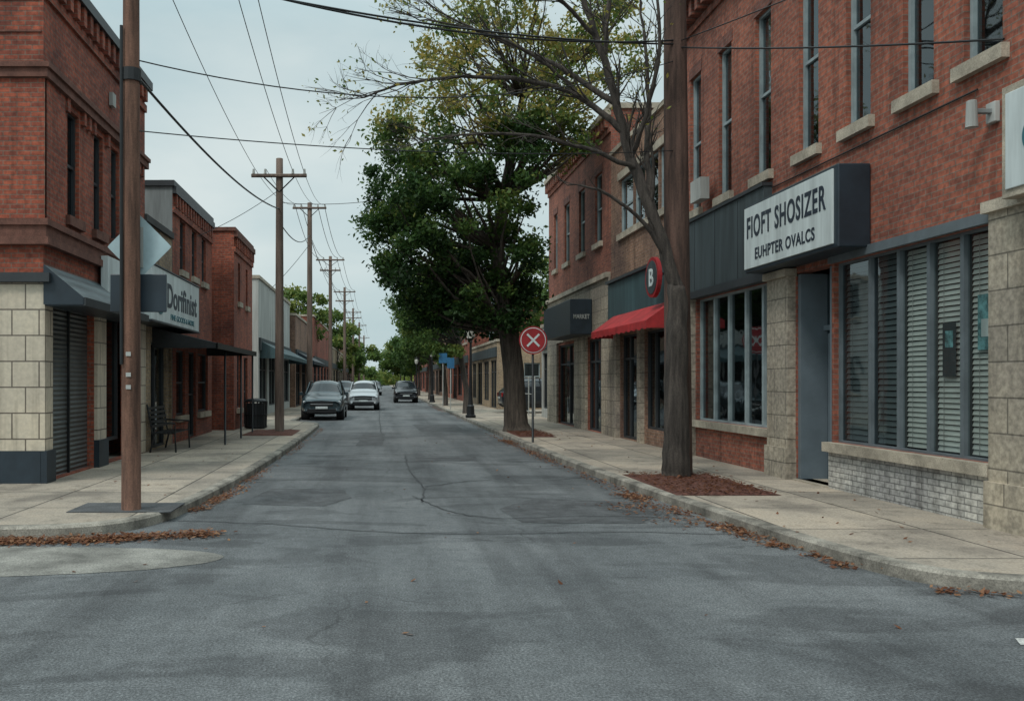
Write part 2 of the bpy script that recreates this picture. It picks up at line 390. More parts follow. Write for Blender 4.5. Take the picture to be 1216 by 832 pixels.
def smooth_poly(pts,it=2):
    for _ in range(it):
        q=[pts[0]]
        for a,b in zip(pts[:-1],pts[1:]):
            q.append((a[0]*.75+b[0]*.25,a[1]*.75+b[1]*.25)); q.append((a[0]*.25+b[0]*.75,a[1]*.25+b[1]*.75))
        q.append(pts[-1]); pts=q
    return pts
def offset(pts,d):
    out=[]
    for i,p in enumerate(pts):
        a=Vector(pts[max(i-1,0)]); b=Vector(pts[min(i+1,len(pts)-1)]); t=(b-a).normalized(); n=Vector((-t.y,t.x))
        out.append((p[0]+n.x*d,p[1]+n.y*d))
    return out
def kerb_and_walk(pts,sgn,far,kn,wn):
    inner=offset(pts,sgn*.16); lip=offset(pts,sgn*.025)
    mb=MB()
    for i in range(len(pts)-1):
        a,b=pts[i],pts[i+1]; la,lb=lip[i],lip[i+1]; ia,ib=inner[i],inner[i+1]
        mb.face([(a[0],a[1],-.01),(b[0],b[1],-.01),(b[0],b[1],.10),(a[0],a[1],.10)],'kerb')
        mb.face([(a[0],a[1],.10),(b[0],b[1],.10),(lb[0],lb[1],.126),(la[0],la[1],.126)],'kerb')
        mb.face([(la[0],la[1],.126),(lb[0],lb[1],.126),(ib[0],ib[1],.126),(ia[0],ia[1],.126)],'kerb')
        mb.face([(ia[0],ia[1],.126),(ib[0],ib[1],.126),(ib[0],ib[1],.10),(ia[0],ia[1],.10)],'kerb')
    mb.build(kn)
    mb=MB(); mb.face([(x,y,SW) for x,y in inner]+[(x,y,SW) for x,y in far],'sidewalk'); mb.build(wn)
rk=smooth_poly([(60,6.6),(9,6.6),(6,6.62),(5.1,6.7),(4.55,7.0),(4.3,7.9),(4.12,9.8),(3.85,14),(3.7,20),(3.68,60),(3.68,420)],2)
kerb_and_walk(rk,-1,[(60,420)],'kerb','pavement')
lk=smooth_poly([(-60,9.0),(-6,9.0),(-4,9.05),(-3.1,9.2),(-2.6,9.9),(-2.42,11.5),(-2.25,15),(-2.15,20.5),(-2.15,30.5),(-2.3,32),(-3.3,33.2),(-3.45,34),(-3.45,60),(-3.45,420)],2)
kerb_and_walk(lk,1,[(-60,420)],'kerb','pavement')
def jag(pts,step=.12,j=.03):
    out=[]
    for i,(a,b) in enumerate(zip(pts,pts[1:]+pts[:1])):
        L=math.hypot(b[0]-a[0],b[1]-a[1]); k=max(1,int(L/step))
        for q in range(k): t=q/k; out.append((a[0]+(b[0]-a[0])*t+U(-j,j),a[1]+(b[1]-a[1])*t+U(-j,j)*.7))
    return out
mb=MB()
ap=smooth_poly([(-14,8.66),(-6,8.66),(-3.2,8.62),(-2.0,8.5),(-1.5,8.25),(-1.5,7.95),(-1.95,7.6),(-2.9,7.35),(-4.4,7.15),(-6.5,7.1),(-14,7.0)],2)
mb.face([(x,y,.004) for x,y in jag(ap,.1,.018)],'apron'); mb.build('concrete_apron')
mb=MB()
def patch(pts,z=.004): mb.face([(x,y,z) for x,y in jag(pts,.12,.025)],'patch')
patch([(.85,17.8),(2.1,17.8),(2.15,18.8),(.8,18.75)])
patch([(1.4,28),(2.9,28),(3.0,33),(1.3,32.6)])
patch([(-1.9,11.6),(-.75,11.4),(-.4,12.2),(-.55,13.2),(-1.7,13.3)])
patch([(1.7,10.1),(3.1,10.0),(3.6,10.7),(3.3,11.9),(2.2,12.1),(1.6,11.2)])
patch([(-.6,22),(.1,22),(.2,27),(-.5,27)])
mb.build('road_patch')
def ribbon(pts,w,z,mat):
    pts=smooth_poly(pts,3)
    q=[(x+U(-.025,.025),y+U(-.025,.025)) for x,y in pts]
    l=offset(q,w/2); r=offset(q,-w/2)
    for i in range(len(q)-1): mb.face([(l[i][0],l[i][1],z),(l[i+1][0],l[i+1][1],z),(r[i+1][0],r[i+1][1],z),(r[i][0],r[i][1],z)],mat)
mb=MB()
ribbon([(-2.4,10.2),(-1.2,10.0),(0,9.4),(1.5,9.3),(2.6,9.5),(4.0,9.3)],.022,.008,'tar')
ribbon([(.5,12.4),(.9,10.9),(1.4,10.3),(2.6,10.6),(3.8,10.4)],.022,.008,'tar')
ribbon([(.6,19),(.55,16),(.75,13.5),(.6,11.8)],.025,.008,'tar')
ribbon([(-2.2,14),(-1.2,14.6),(-.2,14.1),(.7,14.3)],.02,.008,'tar')
ribbon([(.7,13.5),(1.9,14.6),(2.7,14.2),(3.6,14.8)],.03,.008,'tar')
ribbon([(.1,25),(.0,35),(.1,60)],.05,.008,'tar')
mb.build('road_crack_seal')
mb=MB(); mb.face([(4.13,5.42,.004),(5.2,5.25,.004),(5.2,5.45,.004),(4.2,5.56,.004)],'paint'); mb.build('crosswalk_marking')
def bed(x0,x1,y0,y1,nm='mulch_bed'):
    mb=MB(); nx,ny=14,14
    P=[[(x0+(x1-x0)*i/nx,y0+(y1-y0)*j/ny,SW+.006+(0 if i in(0,nx) or j in(0,ny) else U(.01,.05))) for j in range(ny+1)] for i in range(nx+1)]
    for i in range(nx):
        for j in range(ny): mb.face([P[i][j],P[i+1][j],P[i+1][j+1],P[i][j+1]],'mulch')
    mb.build(nm)
bed(4.1,5.55,11.6,14.2); bed(3.95,5.0,23.6,27); bed(-4.0,-2.5,24.2,27)
mb=MB(); mb.box(-3.75,-2.5,10.1,10.85,SW,SW+.012,'patch'); mb.build('tree_grate')

# ------------------------------------------------------------------ right: main brick building
up=[]
for px in (1167,1090,1019,960,906,861,826):
    uc=6700/(px-450); w=.30
    up.append((uc-w,uc+w))
up=[(a,b,5.3,8.15) for a,b in up]+[(7.75,8.3,5.3,8.15)]
shop=[(9.15,12.4,.80,3.42),(12.46,13.5,.14,3.42),(14.3,17.75,.88,3.4)]
e=building('brick_building',1,6.7,7.3,18.6,9.75,'brick_r1',up+shop,cap='corbel',caph=.18,corn=.35)
mb=MB(); f=Fc(mb,'x',6.7,-1)
for i,(a,b,c,d) in enumerate(up):
    f.window(a,b,c,d,.14,'framel','glass',trans=((c+d)/2,),fw=.05,sill='stone',blind=(.0,.45,.3,.0,.5,.2,.35,.4)[i] or None)
    f.box(a-.05,b+.05,d+.002,d+.24,-.03,.012,'brick_dark')
us=[9.15,9.78,10.38,10.98,11.62,12.4]
for i in range(5):
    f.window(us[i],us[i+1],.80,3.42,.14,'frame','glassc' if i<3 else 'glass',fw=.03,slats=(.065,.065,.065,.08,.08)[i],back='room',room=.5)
f.box(9.1,12.46,3.425,3.55,-.02,.06,'frame')
f.box(9.1,12.5,.66,.797,-.1,.13,'stone')
f.box(9.12,12.46,.0,.655,-.1,.05,'brick_white')
us=[14.3,14.85,15.55,16.3,17.0,17.75]
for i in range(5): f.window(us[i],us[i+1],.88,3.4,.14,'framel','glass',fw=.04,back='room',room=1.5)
f.box(14.3,17.8,.74,.877,-.1,.10,'stone')
for a,b,t in ((8.5,9.1,3.62),(13.52,14.28,3.5),(17.8,18.4,3.5)):
    f.box(a,b,0,.62,-.02,.17,'stoneblk'); f.box(a+.02,b-.02,.62,t-.12,-.02,.13,'stoneblk'); f.box(a-.02,b+.02,t-.12,t,-.02,.19,'stone')
mb.build('windows_and_stonework',e)
mb=MB(); f=Fc(mb,'x',6.7,-1)
f.quad(9.36,9.62,2.05,2.68,-.14,'poster'); f.quad(9.42,9.56,2.2,2.4,-.137,'white'); f.quad(9.98,10.22,1.75,2.4,-.14,'slate'); f.quad(10.03,10.17,2.1,2.3,-.137,'poster')
mb.build('window_posters',e)
mb=MB(); f=Fc(mb,'x',6.7,-1)
d=.42
f.box(12.46,12.55,.14,3.4,-d-.1,-.02,'doorgrey'); f.box(13.41,13.5,.14,3.4,-d-.1,-.02,'doorgrey')
f.box(12.55,13.41,2.5,2.58,-d-.08,-d+.04,'doorgrey')
f.box(12.6,13.36,.14,.45,-d-.04,-d,'doorgrey'); f.box(12.6,12.72,.45,2.45,-d-.04,-d,'doorgrey'); f.box(13.24,13.36,.45,2.45,-d-.04,-d,'doorgrey'); f.box(12.72,13.24,2.3,2.45,-d-.04,-d,'doorgrey')
f.quad(12.55,13.41,.14,3.4,-d-.02,'glass'); f.quad(12.4,13.6,.1,3.5,-d-.5,'room')
f.box(12.76,12.79,1.0,1.35,-d,-d+.05,'framel')
f.box(12.46,13.5,.12,.14,-.5,.1,'stone')
mb.build('shop_door',e)
mb=MB(); f=Fc(mb,'x',6.7,-1); f.box(14.35,18.55,3.56,5.02,0,.14,'slate'); f.box(14.33,18.57,5.02,5.08,0,.18,'framed')
for y in (15.4,16.45,17.5): f.box(y,y+.012,3.57,5.01,.13,.146,'framed')
f.box(14.3,18.4,3.41,3.56,-.02,.16,'framed'); mb.build('fascia',e)
mb=MB(); mb.box(6.38,6.56,16.72,17.25,5.32,5.75,'ltgrey'); mb.build('air_conditioner',e)
mb=MB(); mb.box(6.64,6.7,9.08,9.22,4.5,4.72,'ltgrey'); mb.box(6.42,6.66,9.12,9.18,4.6,4.65,'grey'); mb.tube([(6.44,9.15,4.45),(6.44,9.15,4.74)],[.06,.05],'ltgrey',12); mb.build('wall_lamp',e,bevel=.008)
mb=MB(); mb.tube([(6.6,18.5,.2),(6.6,18.5,9.4)],.05,'framed',8); mb.build('downpipe',e,smooth=True)
mb=MB(); mb.tube([(6.68,9.4,4.95),(6.68,14.3,4.98)],.012,'black',5); mb.build('conduit',e)
s=empty('shop_sign',(6.45,12.9,4.1))
mb=MB(); mb.box(6.24,6.69,11.45,14.36,3.52,4.66,'navy'); mb.build('sign_box',s,bevel=.02)
mb=MB(); mb.box(6.215,6.245,11.55,14.33,3.58,4.61,'white'); mb.build('sign_face',s,bevel=.006)
text_mesh('lettering_top','FIOFT SHOSIZER',s,(6.214,12.96,4.26),1,2.5,.36,'ink',.02,space=1.12)
text_mesh('lettering_bottom','EUHPTER OVALCS',s,(6.214,12.96,3.80),1,1.9,.19,'ink',.02,space=1.1)
s=empty('shop_sign',(6.5,8.1,4.1))
mb=MB(); mb.box(6.36,6.69,7.5,8.6,3.55,4.68,'stone'); mb.box(6.34,6.365,7.58,8.53,3.63,4.6,'white'); mb.box(6.38,6.67,8.6,8.615,3.6,4.63,'white'); mb.build('sign_box',s,bevel=.015)
text_mesh('lettering','CAFE',s,(6.335,7.98,4.1),1,.62,.3,'inkg',.02)

# right second building
ops=[(19.2,20.1,5.75,7.25),(20.2,21.1,5.75,7.25),(21.2,22.1,5.75,7.25),(22.2,23.4,5.75,7.25),(19.2,21.2,.5,2.95),(21.5,23.3,.14,2.95)]
e=building('brick_building',1,6.7,18.6,24.3,8.15,'brick_brown',ops,cap='stone',caph=.12)
mb=MB(); f=Fc(mb,'x',6.7,-1)
for i,o in enumerate(ops[:4]): f.window(*o,.12,'framel','glass',trans=((o[2]+o[3])/2,),fw=.06,blind=(.4,None,.3,None)[i])
f.box(19.1,23.5,5.58,5.748,-.05,.08,'stone'); f.box(19.1,23.5,7.252,7.45,-.05,.05,'stone')
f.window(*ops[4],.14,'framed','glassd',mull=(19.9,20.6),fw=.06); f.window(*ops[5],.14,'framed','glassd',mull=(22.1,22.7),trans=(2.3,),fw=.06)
f.box(18.65,24.2,3.05,4.45,0,.12,'teal'); f.box(18.65,24.2,4.45,4.53,0,.2,'framed')
for a in (18.7,21.25,23.4): f.box(a,a+.24 if a!=23.4 else a+.75,0,3.04,-.02,.12,'stoneblk')
mb.build('windows_and_stonework',e)
mb=MB()
Y0,Y1=18.75,23.6
for k in range(24):
    a=Y0+(Y1-Y0)*k/24; b=Y0+(Y1-Y0)*(k+1)/24
    mb.face([(6.57,a,3.5),(6.57,b,3.5),(5.95,b,3.05),(5.95,a,3.05)],'red'); zz=2.86+(.025 if k%2 else 0)
    mb.face([(5.95,a,3.05),(5.95,b,3.05),(5.95,b,zz),(5.95,a,zz)],'red')
for y in (Y0,Y1): mb.face([(6.57,y,3.5),(5.95,y,3.05),(5.95,y,2.88),(6.57,y,2.88)],'red')
mb.build('awning',e)
s=empty('round_shop_sign',(6.25,19.1,4.05))
mb=MB(); mb.tube([(6.20,19.15,4.05),(6.29,19.15,4.05)],.46,'redsign',28); mb.tube([(6.19,19.15,4.05),(6.3,19.15,4.05)],.38,'slate',28); mb.box(6.29,6.58,19.12,19.18,4.1,4.16,'black'); mb.build('disc',s)
text_mesh('lettering','B',s,(6.187,19.15,4.05),1,.3,.4,'white',.02)

# right third building
ops=[(25.3,26.1,5.9,8.0),(27.4,28.2,5.9,8.0),(29.6,30.4,5.9,8.0),(31.6,32.2,5.9,8.0),(25.1,27.0,.14,3.0),(28.6,31.4,.14,3.0)]
e=building('brick_building',1,6.7,24.3,33.2,9.55,'brick_r1',ops,cap='stone',caph=.16,corn=.2)
mb=MB(); f=Fc(mb,'x',6.7,-1)
for o in ops[:4]: f.window(*o,.14,'framel','glassd',trans=((o[2]+o[3])/2,),fw=.05,sill='stone',lintel='brick_dark')
for o in ops[4:]: f.window(*o,.14,'framed','glassd',mull=(o[0]+.6,o[0]+1.25),trans=(2.3,),fw=.06)
f.box(24.35,33.15,3.1,4.7,0,.06,'stoneblk'); f.box(24.35,33.15,4.7,4.85,0,.14,'stone')
for a,b in ((24.32,25.08),(27.02,28.58),(31.42,33.1)): f.box(a,b,0,3.1,-.02,.08,'stoneblk')
mb.build('windows_and_stonework',e)
s=empty('shop_sign',(6.3,28,3.9)); mb=MB(); mb.box(5.95,6.63,26.2,30.4,3.15,4.25,'navy'); mb.build('sign_box',s,bevel=.02); text_mesh('lettering','MARKET',s,(6.3,26.19,3.7),0,.5,.14,'ltgrey',.01)

def generic(name,side,xf,y0,y1,h,brick,n=3,storeys=2,awn=None,cap='stone',depth=12,front=True):
    ops=[];L=(y1-y0)/n
    for i in range(n):
        a=y0+i*L
        ops.append((a+L*.12,a+L*.88,.5 if i%2 else .14,2.9))
        for s_ in range(1,storeys):
            z=1.0+3.3*s_+.3
            if z+1.7<h-.3: ops.append((a+L*.2,a+L*.42,z,z+1.7)); ops.append((a+L*.6,a+L*.82,z,z+1.7))
    fops=[]
    if front:
        xs=sorted((xf+side*1,xf+side*depth-side*1)); k=xs[0]+.5
        while k+1<xs[1]:
            fops.append((k,k+.9,1.2,2.7))
            if storeys>1 and h>6: fops.append((k+.01,k+.89,4.5,6.0))
            k+=2.8
    e=building(name,side,xf,y0,y1,h,brick,ops,front_ops=fops,cap=cap,caph=.14,depth=depth)
    mb=MB(); f=Fc(mb,'x',xf,-side)
    for o in ops: f.window(*o,.14,'framel' if o[2]>3 else 'framed','glassd' if o[2]<3 else 'glass',trans=((o[2]+o[3])/2,) if o[2]>3 else (2.2,),mull=() if o[2]>3 else ((o[0]+o[1])/2,),fw=.06,sill='stone' if o[2]>3 else None)
    g=Fc(mb,'y',y0,-1)
    for o in fops: g.window(*o,.14,'framel','glass',trans=((o[2]+o[3])/2,),fw=.06,sill='stone')
    f.box(y0+.1,y1-.1,3.05,3.6,0,.1,'slate')
    mb.build('windows',e)
    if awn:
        mb=MB(); mb.face([(xf,y0+.5,3.5),(xf,y1-.5,3.5),(xf-side*1.1,y1-.5,2.9),(xf-side*1.1,y0+.5,2.9)],awn)
        mb.face([(xf-side*1.1,y0+.5,2.9),(xf-side*1.1,y1-.5,2.9),(xf-side*1.1,y1-.5,2.7),(xf-side*1.1,y0+.5,2.7)],awn)
        for y in (y0+.5,y1-.5): mb.face([(xf,y,3.5),(xf-side*1.1,y,2.9),(xf-side*1.1,y,2.7),(xf,y,2.7)],awn)
        mb.build('awning',e)
    return e
generic('white_shop_building',1,7.15,33.3,37.0,4.0,'ltgrey',2,1,front=False)
generic('brick_building',1,6.6,47,60,3.9,'brick_tan',4,1)
generic('brick_building',1,6.6,62,80,7.2,'brick_red',4,2)
generic('brick_building',1,6.6,82,110,6.2,'brick_brown',5,2)
generic('brick_building',1,6.6,113,160,8.0,'brick_red',6,2)
mb=MB(); mb.box(12,24,43.0,43.2,SW,2.6,'brick_red'); mb.build('brick_wall')
s=empty('chain_link_fence',(8,38,0)); mb=MB()
for i in range(7): mb.tube([(6.9,37.3+i*1.5,SW),(6.9,37.3+i*1.5,1.9)],.03,'ltgrey',6)
for z in (.3,1.1,1.85): mb.tube([(6.9,37.3,z),(6.9,46.3,z)],.018,'ltgrey',5)
mb.build('posts_and_rails',s)

# ------------------------------------------------------------------ left corner building
side_w=[(14.05,14.6,4.45,6.25),(15.35,15.85,4.45,6.25),(16.35,16.85,4.45,6.25),(17.4,17.85,4.45,6.25)]
gar=[(13.35,15.35,.14,3.05),(15.9,17.6,.14,3.0)]
e=building('brick_building',-1,-5.2,13.05,18.7,8.3,'brick_red',side_w+gar,cap='framed',caph=.16,corn=.18)
mb=MB(); f=Fc(mb,'x',-5.2,1); g=Fc(mb,'y',13.05,-1)
for o in side_w: f.window(*o,.14,'framed','glassd',trans=(5.35,),fw=.05,sill='corbel')
for (v0,v1,n1) in ((6.38,6.52,.10),(6.52,6.6,.14),(3.8,3.92,.12),(3.92,4.1,.07),(4.1,4.2,.11),(3.22,3.36,.14)):
    mt='framed' if v0<3.3 else 'corbel'
    f.box(13.05-n1,18.68,v0,v1,0,n1,mt); g.box(-17,-5.2,v0,v1,0,n1,mt)
for z in (6.62,7.1,7.6): g.box(-17,-5.23,z,z+.03,-.01,.02,'corbel')
y=13.9
while y<18.5:
    if not any(o[0]-.15<y<o[1]+.05 for o in side_w): f.box(y,y+.12,6.15,6.378,0,.07,'brick_red')
    y+=.26
f.box(13.0,13.85,4.205,6.378,-.01,.045,'brick_red'); g.box(-6.1,-5.155,4.205,6.375,-.01,.044,'brick_red')
g.box(-17,-5.21,.62,3.215,-.01,.04,'tile'); g.box(-17,-5.205,0,.618,-.01,.09,'navy')
f.box(13.01,13.33,.62,3.215,-.01,.04,'tile'); f.box(12.96,13.33,0,.618,-.01,.09,'navy')
f.box(15.38,15.88,.62,3.0,-.01,.06,'tile'); f.box(15.36,15.9,0,.618,-.01,.1,'navy')
f.box(17.62,18.6,.14,3.0,-.01,.05,'tile')
mb.build('trim_and_tiles',e)
mb=MB(); f=Fc(mb,'x',-5.2,1); f.quad(13.35,15.35,.14,3.05,-.12,'shutter'); f.box(14.33,14.37,.14,3.05,-.11,-.07,'black')
f.quad(15.85,17.65,.1,3.05,-.6,'dark'); f.window(16.0,17.5,.5,3.0,.3,'framed','glassd',mull=(16.7,),fw=.06); mb.build('roll_shutter',e)
mb=MB()
mb.face([(-5.18,13.0,3.5),(-5.18,16.6,3.5),(-4.55,16.6,2.98),(-4.55,13.0,2.98)],'awnmetal')
mb.box(-4.56,-4.53,13.0,16.6,2.86,2.99,'framed'); mb.face([(-5.18,13.0,3.5),(-4.55,13.0,2.98),(-4.55,13.0,2.88),(-5.18,13.0,2.88)],'navy'); mb.box(-5.18,-4.57,13.02,16.6,2.86,2.88,'navy')
mb.build('metal_awning',e)
mb=MB(); mb.box(-5.19,-5.12,16.2,16.4,7.0,7.25,'ltgrey'); mb.build('wall_vent',e)
s=empty('shop_sign',(-4.9,19,3.5))
mb=MB(); mb.box(-5.12,-4.98,15.5,17.4,2.98,4.0,'white'); mb.box(-5.6,-4.7,17.42,22.0,2.98,4.12,'white'); mb.box(-5.6,-4.68,17.4,22.03,4.12,4.16,'framed'); mb.box(-5.6,-4.68,17.4,22.03,2.93,2.978,'framed'); mb.build('sign_box',s,bevel=.01)
text_mesh('lettering','Dorifinist',s,(-4.697,20.2,3.6),-1,3.0,.55,'ink',.02,space=1.05)
text_mesh('lettering_small','FINE GOODS & MORE',s,(-4.697,20.2,3.14),-1,2.4,.13,'inkg',.01)
mb=MB(); mb.tube([(-4.7,18.1,3.55),(-4.69,18.1,3.55)],.42,'inkg',28); mb.tube([(-4.695,18.1,3.55),(-4.684,18.1,3.55)],.31,'white',28); mb.tube([(-4.69,18.1,3.5),(-4.678,18.1,3.5)],.15,'inkg',20); mb.build('emblem',s)
ops=[(19.2,20.6,.14,2.6),(20.8,21.1,.5,2.5)]
e=building('low_brick_building',-1,-5.2,18.72,21.15,5.25,'brick_tan',ops,cap='roof',depth=10)
mb=MB(); f=Fc(mb,'x',-5.2,1); f.window(*ops[0],.14,'framed','glassd',mull=(19.8,),fw=.06); f.quad(20.7,21.1,.14,2.6,-.15,'dark'); mb.build('windows',e)
ops=[(21.6,22.6,.8,2.5),(23.0,23.9,.14,2.5),(24.2,25.6,.8,2.5),(22.0,22.6,4.6,5.9),(23.4,24.0,4.6,5.9),(24.7,25.3,4.6,5.9)]
e=building('brick_building',-1,-5.2,21.2,26.2,6.6,'brick_red',ops,front_mat='grey',cap='framed',caph=.14,depth=11,corn=.1)
mb=MB(); f=Fc(mb,'x',-5.2,1)
for o in ops: f.window(*o,.14,'framed','glassd',trans=((o[2]+o[3])/2,),fw=.05,sill='stone' if o[2]>.5 else None)
f.box(22.2,22.9,3.1,4.3,0,.04,'brick_tan'); mb.build('windows',e)
s=empty('canopy',(-4.5,22,2.5)); mb=MB()
mb.face([(-5.2,19.3,2.92),(-5.2,25.4,2.92),(-3.7,25.4,2.56),(-3.7,19.3,2.56)],'black'); mb.box(-3.73,-3.69,19.3,25.4,2.44,2.57,'black')
mb.face([(-5.2,19.3,2.92),(-3.7,19.3,2.56),(-3.7,19.3,2.45),(-5.2,19.3,2.45)],'black'); mb.face([(-5.2,25.4,2.92),(-3.7,25.4,2.56),(-3.7,25.4,2.45),(-5.2,25.4,2.45)],'black')
mb.build('roof',s)
mb=MB()
for y in (20.8,23.2,25.3): mb.tube([(-3.8,y,SW),(-3.8,y,2.5)],.028,'black',8)
mb.build('posts',s,smooth=True)
ops=[(27.6,28.3,.8,2.6),(29,29.8,.14,2.5),(27.8,28.2,4.3,5.6),(29.4,29.8,4.3,5.6)]
e=building('brick_building',-1,-4.65,27.0,30.9,6.5,'brick_red',ops,cap='corbel',caph=.12,depth=11,corn=.12)
mb=MB(); f=Fc(mb,'x',-4.65,1)
for o in ops: f.window(*o,.14,'framed','glassd',trans=((o[2]+o[3])/2,),fw=.05,sill='stone')
mb.build('windows',e)
generic('grey_building',-1,-5.3,37,50,6.2,'ltgrey',4,2,awn='teal')
generic('brick_building',-1,-5.0,50.3,62,5.6,'brick_brown',3,2,awn='navy',front=False)
generic('brick_building',-1,-5.0,64,84,6.6,'brick_red',5,2)
generic('brick_building',-1,-5.0,86,120,5.2,'brick_tan',6,1)
generic('brick_building',-1,-5.0,124,170,7.0,'brick_brown',6,2)

# ------------------------------------------------------------------ poles & wires
def arm(mb,x,y,z,w):
    dx=w/2
    mb.tube([(x-dx,y-.12,z),(x+dx,y-.12,z)],.06,'wood2',6)
    for k in (-.92,-.5,.5,.92):
        p=(x+dx*k,y-.12,z); mb.tube([(p[0],p[1],z+.05),(p[0],p[1],z+.2)],[.05,.035],'ltgrey',6)
def pole(x,y,h,r,arms=(),mat='wood2',name='utility_pole',lean=0):
    e=empty(name,(x,y,SW)); mb=MB(); n=10
    mb.tube([(x+lean*i/n,y,SW+(h-SW)*i/n) for i in range(n+1)],[r*(1.12-.3*i/n) for i in range(n+1)],mat,14); mb.build('shaft',e,smooth=True)
    mb=MB()
    for z,w in arms:
        arm(mb,x+lean*z/h,y,z,w)
        mb.tube([(x-w*.3,y-.1,z),(x,y-.1,z-.5)],.02,'black',4); mb.tube([(x+w*.3,y-.1,z),(x,y-.1,z-.5)],.02,'black',4)
    if arms: mb.build('crossarm',e)
    return e
e1=pole(-3.03,10.3,10.2,.105,((9.4,1.9),),'wood')
mb=MB()
for z in (1.6,1.75,2.0): mb.box(-3.06,-3.0,10.178,10.182,z,z+.05,'ltgrey')
mb.tube([(-3.12,10.2,1.9),(-3.12,10.2,4.4),(-3.12,10.2,6)],.02,'black',6)
mb.tube([(-3.03,10.3,5.35),(-3.03,10.3,5.5)],.122,'black',12)
mb.build('fittings',e1)
pole(-3.07,26,8.55,.13,((8.0,1.7),),'wood2'); pole(-3.7,45,11.2,.15,((10.9,1.8),),'wood2'); pole(-3.75,65,11.3,.15,((11,2.2),(10.2,1.6)))
pole(-3.75,92,11.9,.16,((11.4,2.4),(10.4,2.0))); pole(-3.75,122,12.2,.17,((11.6,2.4),(10.8,2.4))); pole(-3.75,160,12.8,.2,((12.2,2.8),)); pole(-3.75,210,13,.22,((12.4,2.8),))
e2=pole(4.98,14.0,10.5,.2,(),'wood3',lean=-.08)
def wirec(cu,a,b,sag,r=1):
    sp=cu.splines.new('POLY'); n=24; sp.points.add(n)
    a=Vector(a);b=Vector(b)
    for i in range(n+1):
        t=i/n; p=a.lerp(b,t); p.z-=4*sag*t*(1-t); sp.points[i].co=(p.x,p.y,p.z,1); sp.points[i].radius=r
cu=bpy.data.curves.new('power_lines','CURVE'); cu.dimensions='3D'; cu.bevel_depth=.009; cu.bevel_resolution=1
W=lambda a,b,s,r=1: wirec(cu,a,b,s,r)
tops=[(10.3,9.6,-3.03,.9),(26,8.2,-3.07,.8),(45,11.1,-3.7,.85),(65,11.2,-3.75,1),(92,11.6,-3.75,1.1),(122,11.8,-3.75,1.1),(160,12.4,-3.75,1.3),(210,12.6,-3.75,1.3)]
for i in range(len(tops)-1):
    a,b=tops[i],tops[i+1]
    for k in (-.92,.5,.92) if i==0 else (-.92,-.5,.5,.92): W((a[2]+a[3]*k,a[0]-.12,a[1]),(b[2]+b[3]*k,b[0]-.12,b[1]),.35 if i<2 else .7,1 if i<2 else 1.8)
    W((a[2],a[0],a[1]-1.6 if i else 5.5),(b[2],b[0],b[1]-1.6 if i else 7.0),.5 if i else .28,2.2)
for k in (-.8,.8): W((-3.03+k,10.2,9.6),(-3.5+k,-12,9.6),.4)
W((-3.03,10.25,6.75),(4.95,13.9,7.25),.22,1.6); W((-3.03,10.25,6.85),(4.95,13.9,7.32),.36,1.6)
W((-3.03,10.25,5.62),(4.95,13.9,7.0),.55,.9); W((-3.03,10.25,4.75),(4.95,13.9,5.5),.15,.8)
W((4.95,13.9,7.2),(6.68,9.0,5.35),.05,1.5); W((4.95,13.9,7.3),(6.68,7.5,6.4),.05,1.0)
W((-3.07,26,7.2),(4.26,26.3,8.6),.5,1)
W((-3.07,26,7.6),(-5.2,24,5.8),.1,1); W((-3.7,45,9),(-5.2,40,6),.1,1.5)
ob=bpy.data.objects.new('power_lines',cu); scene.collection.objects.link(ob); cu.materials.append(M_['black'])

def diamond(mb,cx,cy,cz,h,t,mat):
    pts=[]
    for k in range(4):
        a=k*math.pi/2; px,pz=math.cos(a)*h,math.sin(a)*h; qx,qz=-math.sin(a),math.cos(a)
        pts+= [(px*.93-qx*h*.07*1,pz*.93-qz*h*.07),(px*.985,pz*.985),(px*.93+qx*h*.07,pz*.93+qz*h*.07)]
    f0=[(cx+a,cy,cz+b) for a,b in pts]; f1=[(cx+a,cy+t,cz+b) for a,b in pts]
    mb.face(f0,mat); mb.face(f1[::-1],'paint')
    for i in range(len(pts)): j=(i+1)%len(pts); mb.face([f0[i],f0[j],f1[j],f1[i]],mat)
s=empty('traffic_sign',(-3.0,10.45,3.3)); mb=MB(); diamond(mb,-2.97,10.44,3.36,.40,.006,'signback'); mb.box(-3.06,-2.92,10.42,10.435,3.1,3.6,'ltgrey'); mb.build('diamond_panel',s)
s=empty('street_sign',(-3.0,10.45,2.8)); mb=MB(); mb.box(-3.33,-2.63,10.43,10.45,2.55,3.02,'navy'); mb.build('panel',s,bevel=.01)
s=empty('no_entry_sign',(3.93,21.6,SW)); mb=MB(); mb.tube([(3.95,21.62,SW),(3.95,21.62,3.0)],.03,'black',8); mb.build('post',s,smooth=True)
mb=MB(); mb.tube([(3.95,21.57,2.74),(3.95,21.58,2.74)],.36,'redsign',32); mb.tube([(3.95,21.565,2.74),(3.95,21.575,2.74)],.325,'white',32); mb.tube([(3.95,21.56,2.74),(3.95,21.57,2.74)],.305,'redsign',32)
for ang in (45,-45):
    a=math.radians(ang); c,s_=math.cos(a),math.sin(a); L,wd=.22,.026; yy=21.556 if ang>0 else 21.553
    mb.face([(3.95+x*c-z*s_,yy,2.74+x*s_+z*c) for x,z in ((-L,-wd),(L,-wd),(L,wd),(-L,wd))],'white')
mb.build('disc',s)
for (x,y,z,w) in ((3.95,52,3.1,.5),(4.0,47,2.7,.4)):
    s=empty('parking_sign',(x,y,SW)); mb=MB(); mb.tube([(x,y,SW),(x,y,z+.3)],.03,'ltgrey',6); mb.box(x-w/2,x+w/2,y-.05,y-.03,z-.3,z+.3,'blue'); mb.build('post_and_panel',s)
